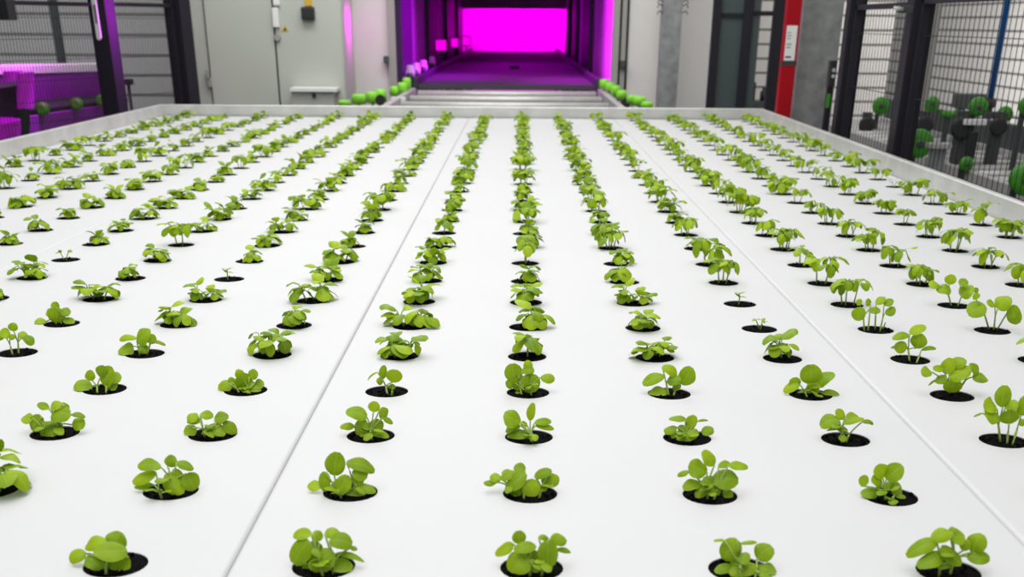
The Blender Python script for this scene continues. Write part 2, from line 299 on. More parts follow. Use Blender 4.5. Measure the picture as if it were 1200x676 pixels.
# plants close to the camera, leaf by leaf: (base, tip, width, nearness in cm) in the pixels of a crop (origin, zoom); then the feet of the stems
Z8 = 8.8917
NEAR = {
 (-2, 0): ((70, 600, Z8), [(540,380,620,200,230,-.9),(480,300,260,370,120,0),(700,400,350,430,190,1.5),(270,430,90,490,120,.3),(290,450,450,600,140,1.2),(720,470,520,640,220,1.)], [(480,640)]),
 (-1, 0): ((330, 600, Z8), [(280,290,100,530,190,.8),(310,230,120,240,100,-.3),(330,210,430,270,110,-.2),(450,230,610,210,110,-.8),(500,290,730,320,150,.2),(390,320,300,480,130,0),(530,400,300,600,210,1.4),(500,640,740,590,150,1.),(290,540,220,640,60,.9),(570,430,860,510,60,.3),(720,370,790,390,50,-.3)], [(430,660),(540,640)]),
 (0, 0): ((565, 600, Z8), [(390,330,380,195,130,-.4),(320,330,130,440,110,-.1),(560,350,330,400,110,.5),(450,430,290,620,250,1.2),(520,400,540,570,150,.5),(690,290,690,580,190,1.),(720,260,880,310,110,-.3),(780,390,930,410,55,-.2),(560,570,560,690,100,1.3),(590,260,700,270,50,-.3)], [(500,660),(620,660)]),
 (1, 0): ((815, 600, Z8), [(440,290,280,490,200,.2),(300,290,190,295,30,-.2),(640,480,790,350,190,-.2),(470,330,640,315,40,-.4),(480,470,390,610,120,.6),(390,570,200,650,100,1.1),(640,560,350,700,150,1.5),(640,620,840,640,150,1.),(650,560,770,580,50,.3)], [(480,700),(620,690)]),
 (2, 0): ((1050, 600, Z8), [(420,300,110,460,150,.4),(580,210,370,270,130,0),(560,230,720,260,130,-.2),(590,220,580,150,60,-.6),(470,360,690,540,130,1.2),(490,430,230,560,130,1.3),(800,420,890,230,190,-.1),(740,460,980,480,130,.3),(700,400,750,290,100,-.2)], [(450,660),(560,660)]),
 (-2, 1): ((140, 520, Z8), [(430,240,190,230,110,.2),(380,300,140,410,100,.5),(340,420,150,440,70,.4),(500,300,650,545,175,1.2),(500,230,560,120,120,-.5),(600,190,770,270,90,-.3),(570,260,640,400,100,.3),(700,310,790,480,190,.4)], [(440,565),(560,540)]),
 (-1, 1): ((350, 520, Z8), [(370,330,400,90,180,-.2),(240,440,90,430,100,.2),(270,290,270,550,110,.6),(510,330,400,570,150,1.3),(500,590,690,530,120,1.2),(500,190,790,290,120,-.3),(560,290,720,330,160,.3),(620,430,800,500,90,.9),(330,440,470,370,60,.5),(600,330,640,440,100,.6)], [(450,560),(590,540)]),
 (0, 1): ((560, 520, Z8), [(500,310,290,480,140,.8),(530,370,600,620,170,1.4),(400,300,240,370,90,.2),(240,370,130,330,100,0),(190,400,60,410,60,.2),(490,280,380,230,100,-.5),(340,300,250,290,60,-.4),(590,340,760,270,90,.1),(740,350,850,400,110,0),(740,330,670,420,120,.2),(430,430,430,540,110,.9),(440,580,360,620,60,1.),(650,440,710,480,60,.6)], [(300,545),(480,570),(640,560)]),
 (1, 1): ((780, 520, Z8), [(430,290,250,200,200,0),(510,220,400,70,110,-.3),(240,290,120,325,55,0),(660,220,860,240,80,-.2),(550,240,670,200,70,-.4),(490,360,760,370,190,.5),(380,420,180,450,100,.6),(390,360,580,510,130,1.),(390,450,330,560,90,1.1),(600,490,700,550,80,.8)], [(440,580),(500,590)]),
 (2, 1): ((990, 530, Z8), [(430,280,590,130,170,0),(400,270,340,130,120,-.1),(390,340,280,260,90,.2),(170,350,220,240,90,.1),(340,390,170,440,120,.6),(430,310,460,400,110,.7),(490,320,600,440,90,.2),(520,470,630,500,45,.8)], [(430,500),(500,510)]),
 (-3, 2): ((10, 455, Z8), [(420,210,300,160,70,-.3),(440,200,560,160,80,-.4),(440,290,640,260,130,.5),(250,310,130,310,110,.1),(340,290,240,440,130,.5),(570,400,330,470,130,1.1),(660,380,790,340,110,.2),(660,270,800,300,50,-.1),(560,150,640,220,30,-.4)], [(400,500),(520,490)]),
 (-2, 2): ((195, 460, Z8), [(360,290,210,300,60,.3),(330,240,210,270,90,0),(310,370,180,420,130,.6),(350,230,490,240,80,-.3),(500,270,640,240,100,-.2),(600,300,730,440,110,.2),(440,340,610,430,110,.9),(430,370,610,480,90,1.)], [(400,470),(520,470)]),
 (-1, 2): ((385, 460, Z8), [(400,250,180,200,130,.1),(470,200,480,90,130,-.2),(270,350,120,350,70,.2),(420,330,330,470,80,1.),(470,280,530,420,150,.7),(460,430,630,500,60,1.1),(540,170,600,260,90,-.2),(570,260,670,320,50,0),(380,280,280,440,110,.3)], [(450,490)]),
 (0, 2): ((565, 460, Z8), [(400,310,240,210,160,.1),(500,290,530,105,80,-.2),(550,310,720,290,70,0),(560,340,750,370,60,.2),(390,340,240,400,80,.3),(480,430,260,500,110,.7),(470,340,400,320,60,.3)], [(515,525)]),
 (1, 2): ((750, 470, Z8), [(480,190,300,190,60,-.2),(500,290,570,150,110,0),(380,270,250,320,80,.2),(600,300,390,390,110,1.),(640,320,770,300,90,.1),(600,210,710,195,25,-.3),(460,250,420,330,80,.2),(370,330,330,400,50,.7)], [(480,420)]),
 (2, 2): ((940, 470, 11.27), [(480,230,240,320,170,.4),(560,230,460,110,100,-.3),(580,210,750,190,90,-.3),(540,290,820,220,80,.5),(800,270,950,290,50,0),(500,310,420,360,80,.6),(450,370,330,380,30,.3)], [(520,540),(575,545)]),
 (3, 2): ((1080, 440, 7.04), [(670,260,690,85,110,-.1),(620,270,520,220,110,0),(640,330,520,310,110,.5),(690,270,790,210,90,.2),(720,400,720,290,110,.5),(620,340,570,390,60,.2),(820,330,860,170,100,0),(500,310,430,340,15,0),(800,400,860,370,60,.2)], [(650,550),(705,560),(750,570)]),
 (-3, 3): ((0, 400, 5), [(540,270,430,280,80,.6),(540,230,520,170,50,0),(600,250,660,160,130,.3),(640,200,710,220,70,0),(620,290,690,260,50,.5),(590,210,610,145,60,-.3)], [(570,300),(620,300)]),
 (-2, 3): ((240, 380, 5), [(230,390,220,290,90,.5),(220,310,190,265,70,-.1),(260,310,300,270,90,0),(160,340,80,400,60,.4),(330,380,250,400,50,.8),(290,360,345,340,60,0),(180,390,150,310,50,0),(120,340,75,355,15,0)], [(210,410),(250,405)]),
 (-1, 3): ((420, 380, 5), [(140,320,150,240,40,0),(200,340,215,265,80,.2),(130,310,125,355,35,.3),(110,280,50,325,10,0),(195,412,200,350,50,.3)], [(170,412),(195,415)]),
 (0, 3): ((420, 380, 5), [(910,340,900,230,90,.2),(990,270,995,210,50,-.2),(1000,290,1020,400,110,.8),(1070,310,1150,320,50,0),(960,270,1030,270,50,0),(900,330,870,370,70,.4),(930,390,940,435,55,1.),(940,300,950,390,90,.6)], [(960,420),(1010,420)]),
 (1, 3): ((720, 370, 5), [(390,400,450,300,90,0),(280,300,370,340,50,-.2),(290,350,165,400,60,.2),(310,440,205,470,60,.8),(310,380,390,370,60,.5),(340,420,390,410,50,.4)], [(320,470),(345,470)]),
 (2, 3): ((720, 370, 5), [(1150,400,1150,285,110,0),(1080,400,990,440,50,.3),(1060,430,1060,360,60,0),(1130,410,1230,400,50,.3),(1180,400,1290,340,70,0),(1215,465,1320,465,35,.2),(1150,460,1170,400,70,.4)], [(1130,475),(1165,475)]),
 (3, 3): ((960, 370, 5), [(660,330,600,325,50,0),(740,340,770,250,70,-.1),(790,300,855,250,70,-.2),(760,360,890,310,80,.6),(900,360,990,370,50,0),(740,350,680,390,50,.4),(780,450,790,370,90,.7),(880,290,940,330,40,-.1),(730,310,670,305,30,0),(690,370,640,410,12,.1)], [(760,455),(810,450)]),
 (3, 4): ((960, 370, 5), [(525,110,430,130,40,.1),(530,100,625,60,50,-.1),(570,190,590,105,80,.2),(490,150,470,220,65,.3),(600,200,685,190,22,0),(470,180,420,185,15,0)], [(530,270),(570,275)]),
 (3, 5): ((1000, 340, 7.51), [(60,150,40,270,110,.5),(60,130,40,80,80,0),(150,130,120,80,80,-.2),(200,120,280,60,60,-.2),(270,130,350,80,60,0),(280,200,370,160,70,.3),(130,180,240,180,50,.4),(200,170,150,200,60,.4)], [(65,360),(130,360),(190,350),(235,362),(260,340)]),
 (4, 5): ((1020, 280, 5.633), [(760,440,640,490,100,.3),(700,400,690,360,60,0),(820,430,770,420,60,.1),(840,460,920,380,130,0),(930,440,980,560,80,.4)], [(785,600),(815,605),(835,600)]),
 (4, 6): ((1020, 280, 5.633), [(530,330,440,340,60,.4),(520,300,540,235,70,0),(590,370,680,310,130,.2),(450,300,390,300,50,0),(680,330,715,345,30,0),(590,300,640,270,50,-.2)], [(535,445),(575,445)]),
 (-4, 4): ((0, 320, 5), [(80,340,75,290,60,-.1),(60,370,0,340,60,.2),(80,360,60,390,60,.4),(110,350,160,370,50,0),(140,370,195,420,50,.2),(30,370,-20,360,50,0)], [(75,480),(110,475)]),
 (-3, 4): ((0, 320, 5), [(780,430,690,460,75,.5),(800,380,700,390,30,.1),(800,400,880,340,70,-.1),(880,360,910,410,60,.1),(830,420,860,475,85,.7),(900,400,970,420,20,0)], [(820,480),(860,480)]),
 (-4, 5): ((0, 320, 5), [(340,210,310,170,80,-.2),(310,220,265,240,60,0),(330,200,330,300,90,.5),(270,290,200,300,50,.3),(360,210,410,240,70,0),(370,270,440,300,40,.4)], [(330,300),(360,300)]),
}
def near_plant(i, j):
    (ox, oy, z), leaves, feet = NEAR[(i, j)]
    c = Vector((i*S, j*S, ZB)); bm, uvl = new_foliage(); rnd = random.Random(i*31+j*7+5)
    P = lambda x, y, dz: at(ox+x/z, oy+y/z, c.y-.01*dz)
    ppm = FPX/((c-CAM).dot(fw))
    foot = []
    for fx, fy in feet:
        d = at(ox+fx/z, oy+fy/z, c.y)-CAM; t = (ZB-.001-CAM.z)/d.z; p = CAM+d*t
        q = p-c; q.z = 0
        if q.length > RH*.7: q *= RH*.7/q.length
        foot.append(Vector((c.x+q.x, c.y+q.y, ZB-.002)))
    got = [[] for _ in feet]
    for (bx, by, tx, ty, w, dz) in leaves:
        b = P(bx, by, dz*.55); t = P(tx, ty, dz*1.25+rnd.uniform(-.25, .25))
        b.z = max(b.z, ZB+.003); t.z = max(t.z, ZB+.0025)
        d = (t-b).normalized(); v = (CAM-b).normalized()
        n = v*.62+Vector((rnd.uniform(-.18, .18), 0, .62)); n = (n-d*n.dot(d)).normalized()
        W = 1.12*w/z/ppm/max(.6, abs(n.dot(v))); W = min(W, (t-b).length*1.2)
        leaf(bm, uvl, b-c, t-c, n, W, arch=rnd.uniform(.06, .16), cup=rnd.uniform(.06, .2), nu=9, nv=7)
        k = min(range(len(feet)), key=lambda k: (foot[k]-b).length); got[k].append(b)
    if i < 3 and len(leaves) >= 7:             # small inner leaves close to the stems
        for q in range(4):
            k = q % len(feet); hh = max(.008, (sum((b for b in got[k]), Vector())/max(1, len(got[k]))-foot[k]).z) if got[k] else .012
            a = rnd.uniform(0, 6.28); b = foot[k]+Vector((math.cos(a)*.003, math.sin(a)*.003, hh*rnd.uniform(.45, .85)))
            e = rnd.uniform(-.5, .5); t = b+Vector((math.cos(a)*math.cos(e), math.sin(a)*math.cos(e), math.sin(e)))*rnd.uniform(.011, .017)
            t.z = max(t.z, ZB+.003)
            leaf(bm, uvl, b-c, t-c, (math.cos(a)*.5, math.sin(a)*.5, 1), (t-b).length*.75, nu=9, nv=7); got[k].append(b)
    out = [('foliage', foliage_mesh(bm))]
    for f, bs in zip(foot, got):
        mb = MB()
        if not bs: bs = [f+Vector((rnd.uniform(-.004, .004), 0, .012))]
        node = f+(sum((b for b in bs), Vector())/len(bs)-f)*.6; node.z = max(node.z, f.z+.006)
        mb.tube([p-c for p in curve3(f, node, .001)], .0015, 6)
        for b in bs: mb.tube([p-c for p in curve3(node, b, .0025, 5)], .001, 5)
        out.append(('stem', mb.mesh('stem', M['stem'])))
    return out

COLS = range(-9, 7); ROWS = range(0, 30)
ORD = 'first second third fourth fifth sixth seventh eighth ninth tenth eleventh twelfth thirteenth fourteenth fifteenth sixteenth seventeenth eighteenth nineteenth twentieth'.split()
ORD += ['twenty-'+w for w in ORD[:9]]+['thirtieth']
TINY = [(75, 303), (268, 328), (866, 358), (888, 389), (1043, 224)]
cells = {}
for i in COLS:
    k = 0
    for j in ROWS:
        x, y = px((i*S, j*S, ZB)); r = RH*FPX/((Vector((i*S, j*S, ZB))-CAM).dot(fw))
        if x < -r*.9 or x > 1200+r*.9 or y > 720: continue
        cells[(i, j)] = (k, x, y, r); k += 1
tiny = {min(cells, key=lambda c: (cells[c][1]-a)**2+(cells[c][2]-b)**2) for a, b in TINY}
order = sorted(cells, key=lambda c: -cells[c][3])
own, far = order[:300], order[300:]+[(i, j) for i in COLS for j in ROWS if (i, j) not in cells]
def pick(i, j):
    r = random.Random(i*101+j*13+3)
    if (i, j) in tiny: return 'tiny', r.randrange(4), r.uniform(0, 6.28), r.uniform(.85, 1.05)
    p = 1. if i >= 3 else .55 if i == 2 and j > 6 else .25 if i >= 0 and j > 7 else .06
    kind = 'leggy' if r.random() < p else 'bushy'
    return kind, r.randrange(26), r.uniform(0, 6.28), r.uniform(.82, 1.14)*(1.08 if kind == 'bushy' else 1.0)
LOOK = {'tiny': 'tiny green sprout with few leaves', 'bushy': 'low bushy green seedling', 'leggy': 'tall green seedling on bare stems'}
for (i, j) in own:
    k, x, y, rad = cells[(i, j)]
    col = i+9
    kind, v, rz, s = pick(i, j)
    if (i, j) in NEAR: kind = 'leggy' if i >= 3 or (i, j) in ((2, 2), (-1, 3)) else 'bushy'
    lab = f"{LOOK[kind]}, {ORD[k]} from the near end, {ORD[col]} column from purple-lit rim"
    root = empty('seedling', (i*S, j*S, ZB), lab, 'seedling', 'green seedlings growing in the white boards')
    parts = near_plant(i, j) if (i, j) in NEAR else VAR[kind][v]
    pl = link('soil_plug', PLUGS[(i*7+j*3) % 8], root)
    pl.rotation_euler.z = ((i*5+j*7) % 24)*math.pi/12
    for n, me in parts:
        o = link(n, me, root)
        if (i, j) not in NEAR: o.rotation_euler.z = rz; o.scale = (s, s, s*1.12)
# the rest, farthest away, as one mass
bm = bmesh.new(); uvn = bm.loops.layers.uv.new('UVMap')
for (i, j) in far:
    kind, v, rz, s = pick(i, j)
    T = Matrix.Translation((i*S, j*S, ZB))
    for n, me in [('soil_plug', PLUGS[(i+j) % 8])]+VAR[kind][v]:
        nv, nf = len(bm.verts), len(bm.faces)
        bm.from_mesh(me); bm.verts.ensure_lookup_table(); bm.faces.ensure_lookup_table()
        X = T @ (Matrix.Rotation(rz, 4, 'Z') @ Matrix.Scale(s, 4) if n != 'soil_plug' else Matrix())
        for q in range(nv, len(bm.verts)): bm.verts[q].co = X @ bm.verts[q].co
        for q in range(nf, len(bm.faces)): bm.faces[q].material_index = {'foliage': 0, 'stem': 1, 'soil_plug': 2}[n]
me = bpy.data.meshes.new('seedling_mass'); bm.to_mesh(me); bm.free()
for q in ('leaf', 'stem', 'soil'): me.materials.append(M[q])
tag(link('seedling_foliage', me), 'dense rows of tiny green seedlings covering the boards up to the far end', 'seedlings', 'green seedlings growing in the white boards', 'stuff')

# ------------------------------------------------------------------ white boards with real holes
YE = 29.62*S; XL, XR = -9.78*S, 6.44*S; Y0 = -.5*S
def board(name, i0, i1, xa, xb, label):
    bm = bmesh.new(); NV = 24; t = .022; zt, zb = ZB, ZB-t
    g = .0004; rb = .0055
    def hole_ring(cx, cy, z): return [bm.verts.new((cx+RH*math.cos(2*math.pi*k/NV+math.pi/NV*0), cy+RH*math.sin(2*math.pi*k/NV), z)) for k in range(NV)]
    ys = [Y0+(k)*S for k in range(0, 31)]; ys = [min(y, YE-.004) for y in ys]
    def cell(xa, xb, ya, yb, cx, cy):
        c = hole_ring(cx, cy, zt); lo = hole_ring(cx, cy, zb)
        for k in range(NV): bm.faces.new((c[k], lo[k], lo[(k+1) % NV], c[(k+1) % NV]))
        # square ring: project each hole vertex outwards onto the cell's outline
        o = []
        for k in range(NV):
            a = 2*math.pi*k/NV; dx, dy = math.cos(a), math.sin(a); tt = 9.
            if dx > 1e-9: tt = min(tt, (xb-cx)/dx)
            if dx < -1e-9: tt = min(tt, (xa-cx)/dx)
            if dy > 1e-9: tt = min(tt, (yb-cy)/dy)
            if dy < -1e-9: tt = min(tt, (ya-cy)/dy)
            o.append(Vector((cx+dx*tt, cy+dy*tt, zt)))
        cor = [Vector((xb, yb, zt)), Vector((xa, yb, zt)), Vector((xa, ya, zt)), Vector((xb, ya, zt))]
        ang = [math.atan2(p.y-cy, p.x-cx) % (2*math.pi) for p in cor]
        ov = [bm.verts.new(p) for p in o]; cv = [bm.verts.new(p) for p in cor]
        for k in range(NV):
            a0 = 2*math.pi*k/NV; a1 = 2*math.pi*(k+1)/NV; k2 = (k+1) % NV
            ins = [cv[q] for q in range(4) if a0+1e-6 < ang[q] < a1-1e-6]
            bm.faces.new([c[k], ov[k]]+ins+[ov[k2], c[k2]])
    n = i1-i0+1
    for a in range(n):
        i = i0+a
        lx = xa+g+rb if a == 0 else (i-.5)*S
        rx = xb-g-rb if a == n-1 else (i+.5)*S
        for j in range(30): cell(lx, rx, ys[j], ys[j+1], i*S, j*S)
    # rounded long edges and thin sides
    for side, x in ((-1, xa+g), (1, xb-g)):
        prof = [(x-side*rb*(1-math.sin(q*math.pi/8)), zt-rb*(1-math.cos(q*math.pi/8))) for q in range(5)]+[(x, zb)]
        rows = [[bm.verts.new((p, y, z)) for y in (Y0, ys[-1])] for p, z in prof]
        for q in range(len(rows)-1):
            f = bm.faces.new((rows[q][0], rows[q][1], rows[q+1][1], rows[q+1][0])); f.smooth = q < 4
    bmesh.ops.remove_doubles(bm, verts=bm.verts, dist=1e-5)
    bmesh.ops.recalc_face_normals(bm, faces=bm.faces)
    me = bpy.data.meshes.new(name); bm.to_mesh(me); bm.free(); me.materials.append(M['board'])
    return tag(link(name, me), label, 'board', 'white planting boards')
q = .004
board('planting_board', -9, -6, XL+q, -5.45*S, 'white planting board with round holes along the purple-lit rim')
board('planting_board', -5, -2, -5.45*S, -1.45*S, 'white planting board second from the purple-lit rim')
board('planting_board', -1, 2, -1.45*S, 2.5*S, 'white planting board in line with the magenta tunnel mouth')
board('planting_board', 3, 6, 2.5*S, XR-q, 'white planting board along the rim beside the red post')

# ------------------------------------------------------------------ tray that carries the boards
tray = empty('growing_tray', ((XL+XR)/2, 3, 0), 'long shallow aluminium tray on legs carrying the white boards', 'tray')
o0 = tray.location.copy()
RZ = ZB+.056
prof = [(0, ZB-.06), (0, RZ-.003), (.003, RZ), (.020, RZ), (.022, RZ-.002), (.022, RZ-.012), (.019, RZ-.012), (.019, RZ-.003), (.004, RZ-.003), (.004, ZB-.06)]
def rail2(p0, p1, outw):
    outw = Vector(outw); mb = MB(); mb.prism([Vector(p0)+outw*o+Vector((0, 0, z))-o0 for o, z in prof], Vector(p1)-Vector(p0)); return mb.build('rim', M['alu'], tray)
rail2((XR, Y0, 0), (XR, YE+.02, 0), (1, 0, 0)); rail2((XL, Y0, 0), (XL, YE+.02, 0), (-1, 0, 0)); rail2((XL, YE, 0), (XR, YE, 0), (0, 1, 0))
MB().box(rel((XL, Y0, ZB-.066), o0), rel((XR, YE, ZB-.06), o0)).build('tray_floor', M['alu'], tray)
for x in (XL+.1, XR-.1):
    for y in (.3, 2.2, 4.1, 5.7):
        MB().box(rel((x-.025, y-.025, 0), o0), rel((x+.025, y+.025, ZB-.066), o0)).build('leg', M['steel'], tray)

# ------------------------------------------------------------------ room
def struct(name, mb, m): return tag(mb.build(name, m), kind='structure')
struct('floor', MB().box((-9, -3, -.1), (9, 24, 0)), M['floor'])
YF = 8.1
xo0, xo1 = X_at(456, YF), X_at(718, YF); xw1 = X_at(838, YF)
struct('wall_back', MB().box((-2.16, YF, 0), (xo0, YF+.12, 3.2)).box((xo1, YF, 0), (xw1, YF+.12, 3.2)).box((xo0, YF, 2.3), (xo1, YF+.12, 3.2)), M['wallw'])
struct('wall_left', MB().box((-5.6, -1, 0), (-5.5, 12, 3.2)).box((-5.6, 10.5, 0), (-2.6, 10.6, 3.2)), M['cladd'])
struct('wall_right', MB().box((4.1, -1, 0), (4.2, 20, 3.2)), M['clad'])
struct('partition_right', MB().box((xw1+.02, 9.6, 0), (3.0, 9.7, 3.2)), M['clad'])
# grey frame around the tunnel mouth
def vstrip(a, b, x0p, x1p, y0, y1, Yref):
    return MB().box((X_at(x0p, Yref), y0, a), (X_at(x1p, Yref), y1, b), .004)
tm = empty('tunnel_portal', (0, YF, 0), 'grey metal frame around the mouth of the magenta-lit tunnel', 'frame')
def sub(mb, name, m, root):
    for v in mb.bm.verts: v.co -= root.location
    return mb.build(name, m, root)
sub(vstrip(0, 2.3, 455, 464, YF-.05, YF-.002, YF-.05), 'post', M['frame'], tm)
sub(vstrip(0, 2.3, 717.5, 725, YF-.05, YF-.002, YF-.05), 'post', M['frame'], tm)
sub(vstrip(0, 2.3, 727.5, 733, YF-.03, YF-.002, YF-.03), 'trim_strip', M['frame'], tm)
sub(vstrip(0, 2.3, 725, 727.5, YF-.012, YF-.001, YF-.03), 'seal', M['dark'], tm)
sub(vstrip(0, 2.3, 733, 736, YF-.012, YF-.001, YF-.03), 'seal', M['dark'], tm)
for x, y in ((452.5, 70), (730, 75)):
    p = at(x, y, YF-.06); sub(MB().box(p-Vector((.018, .012, .022)), p+Vector((.018, .055, .022)), .003), 'hinge', M['darksteel'], tm)

# ------------------------------------------------------------------ magenta-lit tunnel
YT = 20.0
tl, tr_ = X_at(463, YF+.1), X_at(716, YF+.1)
struct('tunnel_wall_left', MB().box((tl-.12, YF+.13, 0), (tl-.06, YT, 2.3)), M['tunnel'])
struct('tunnel_wall_right', MB().box((tr_+.06, YF+.13, 0), (tr_+.12, YT, 2.3)), M['tunnel'])
struct('tunnel_wall_end', MB().box((tl-.12, YT, 0), (tr_+.12, YT+.08, 2.3)), M['tunnel'])
struct('tunnel_ceiling', MB().box((tl-.12, YF+.13, 2.24), (tr_+.12, YT, 2.3)), M['tunnel'])
def wall_Y(x, X):                       # distance at which a side wall shows at image column x
    d = at(x, 20, CAM.y+1)-CAM
    return CAM.y+(X-CAM.x)/d.x
for sgn, xx, rng in ((-1, tl-.06, ((470, 482.5), (503, 513), (524, 528.5), (537, 542), (547, 551))), (1, tr_+.06, ((682, 691), (671, 675.5), (663, 666), (656, 658)))):
    for k, (xa, xb) in enumerate(rng):
        xi = xx-sgn*.045
        ya, yb = sorted((wall_Y(xa, xi), wall_Y(xb, xi))); ya = max(ya, YF+.16)
        mb = MB().box((xx-sgn*.003, ya, .002), (xi, yb, 2.235), .004)
        tag(mb.build('tunnel_post', M['tdark']), f"dark upright post in the magenta tunnel, {ORD[k]} inward on the {'grey cabinet side' if sgn < 0 else 'galvanised column side'}", 'post', 'dark posts along the tunnel')
# shelf over the end wall: the dark band across the top of the bright end
tag(MB().box((tl-.055, 19.2, Z_at(10.5, 611, 19.2)), (tr_+.055, 19.3, Z_at(10.5, 611, 19.2)+.5), .004).build('cross_beam', M['tunnel']), 'deep violet beam across the tunnel above the bright magenta end wall', 'beam')
# belt conveyor running into the tunnel
zc = Z_at(101, 611, YF)
bc = empty('belt_conveyor', ((tl+tr_)/2, 14, 0), 'wide dark belt conveyor running down the magenta tunnel', 'conveyor')
bl, br = X_at(487, YF), X_at(700, YF)
mb = MB()
for k in range(28):
    y = YF+.15+k*.40; mb.box((bl, y, zc-.03), (br, y+.385, zc))
sub(mb, 'belt_slats', M['tfloor'], bc)
for x0, x1 in ((bl-.035, bl-.005), (br+.005, br+.035)):
    sub(MB().box((x0, YF+.15, zc-.1), (x1, YT-.7, zc+.045), .006), 'side_guard', M['tdark'], bc)
for y in (9, 12, 15, 18):
    for x in (bl, br): sub(MB().box((x-.02, y, 0), (x+.02, y+.04, zc-.03)), 'leg', M['darksteel'], bc)
p = at(603, 76, 11.5); p.z = zc+.002
tag(MB().box(p+Vector((-.05, -.05, 0)), p+Vector((.05, .06, .03)), .008).build('sensor_block', M['dark']), 'small dark sensor block on the tunnel conveyor belt', 'sensor')
# left side: row of bright small windows through the wall = magenta lamps low on the wall
for k, (x0, x1, y0, y1, Y) in enumerate(((511, 522.5, 47, 59, 12.4), (529, 536.5, 45, 55, 14.9), (542, 551, 43, 53, 18.0))):
    a, b = at(x0, y1, Y), at(x1, y0, Y)
    lm = bpy.data.materials.new('magenta_lamp_glow'); lm.use_nodes = True; nt = lm.node_tree
    e = nt.nodes.new('ShaderNodeEmission'); e.inputs[0].default_value = (1, 0, .85, 1); e.inputs[1].default_value = 1.0
    nt.links.new(e.outputs[0], nt.nodes['Material Output'].inputs[0])
    r0 = empty('grow_lamp', ((a.x+b.x)/2, Y, a.z), f"square glowing magenta lamp low in the tunnel, {ORD[k]} from the mouth", 'lamp', 'magenta lamps low in the tunnel')
    sub(MB().box((a.x, Y, a.z), (b.x, Y+.01, b.z)), 'diffuser', lm, r0)
    sub(MB().box((a.x-.01, Y+.012, a.z-.01), (b.x+.01, Y+.05, b.z+.01), .003), 'housing', M['tdark'], r0)
    sub(MB().box(((a.x+b.x)/2-.012, Y+.02, 0), ((a.x+b.x)/2+.012, Y+.045, a.z-.01)), 'stand', M['tdark'], r0)
# cluttered drive units along the left guard inside the mouth
for k, (x, Y) in enumerate(((480, 8.75), (492, 9.3), (505, 10.1), (522, 11.2))):
    p = at(x, 88, Y); p.z = zc
    r0 = empty('drive_unit', (bl-.095, Y, 0), f"dark drive unit beside the tunnel belt, {ORD[k]} from the mouth", 'motor', 'drive units beside the tunnel belt')
    sub(MB().box((bl-.135, Y-.07, 0), (bl-.055, Y+.07, zc+.02), .006), 'housing', M['darksteel'], r0)
    sub(MB().lathe((bl-.095, Y, zc+.02), (0, 0, 1), [(0, .035), (.05, .035), (.055, .028), (.085, .028), (.09, .02)], 14), 'motor', M['tunnel'], r0)
    sub(MB().lathe((bl-.095, Y-.09, zc+.03), (1, 0, 0), [(-.02, .03), (.02, .03), (.024, .02)], 14), 'wheel', M['tdark'], r0)

# ------------------------------------------------------------------ roller conveyor between tray and tunnel
rc = empty('roller_conveyor', ((bl+br)/2, 7, 0), 'grey roller conveyor with lime guide wheels between tray end and tunnel', 'conveyor')
ra, rb_ = bl-.02, br+.03
zr = Z_at(104, 611, YF)-.01
n = 4
for k in range(n):
    y = YE+.14+k*(YF-YE-.2)/(n-1)
    sub(MB().lathe((ra+.03, y, zr-.026), (1, 0, 0), [(0, .01), (.004, .026), (rb_-ra-.064, .026), (rb_-ra-.06, .01)], 18), 'roller', M['steel'], rc)
sub(MB().box((ra+.02, YE+.08, zr-.11), (rb_-.02, YF-.04, zr-.10)), 'bed_plate', M['darksteel'], rc)
for x in (ra, rb_):
    sub(MB().box((x-.02, YE+.06, zr-.1), (x+.02, YF-.02, zr+.012), .004), 'side_beam', M['steel'], rc)
    for y in (YE+.15, YF-.2): sub(MB().box((x-.02, y, 0), (x+.02, y+.045, zr-.1)), 'leg', M['steel'], rc)
def guide_wheel(p, r, h, parent, m):
    """upright spindle with a fat lime wheel"""
    w = sub(MB().lathe(p, (0, 0, 1), [(0, r*.7), (.004, r), (h*.8, r), (h, r*.72)], 16), 'guide_wheel', m, parent)
    return w
def spread(pts):
    for x, y, Y, r, h in pts:
        p = at(x, y, Y); xs = p.x
        guide_wheel(Vector((xs, Y, p.z)), r, h, rc, M['lime'])
        sub(MB().tube([(xs, Y, zr-.06), (xs, Y, p.z)], .009, 8), 'spindle', M['steel'], rc)
spread([(404, 124, 6.35, .036, .03), (421, 122, 6.6, .043, .055), (437, 121, 6.9, .04, .065), (446, 120, 7.0, .04, .075), (462, 112, 7.35, .03, .055), (472, 110, 7.6, .035, .07), (477, 104, 7.85, .03, .07)])
spread([(758, 127, 6.3, .035, .035), (749, 124, 6.5, .04, .05), (741, 121, 6.75, .036, .045), (728, 116, 7.1, .034, .05), (721, 111, 7.35, .034, .055), (714, 107, 7.6, .034, .055), (708, 104, 7.85, .036, .06)])
for x, y, Y in ((733, 121, 6.95), (446, 117, 6.75)):
    p = at(x, y, Y); sub(MB().lathe((p.x, p.y-.03, p.z), (0, 1, 0), [(0, .03), (.03, .03), (.035, .02)], 16), 'end_cap', M['dark'], rc)
    sub(MB().box((p.x-.012, p.y-.01, zr-.08), (p.x+.012, p.y+.01, p.z)), 'bracket', M['darksteel'], rc)
p = at(466, 118, 6.9)
sub(MB().box(p-Vector((.04, .03, .03)), p+Vector((.05, .03, .02)), .006), 'junction_box', M['white'], rc)
sub(MB().box(p-Vector((.02, .02, .1)), p+Vector((.02, .02, -.03))), 'bracket', M['steel'], rc)

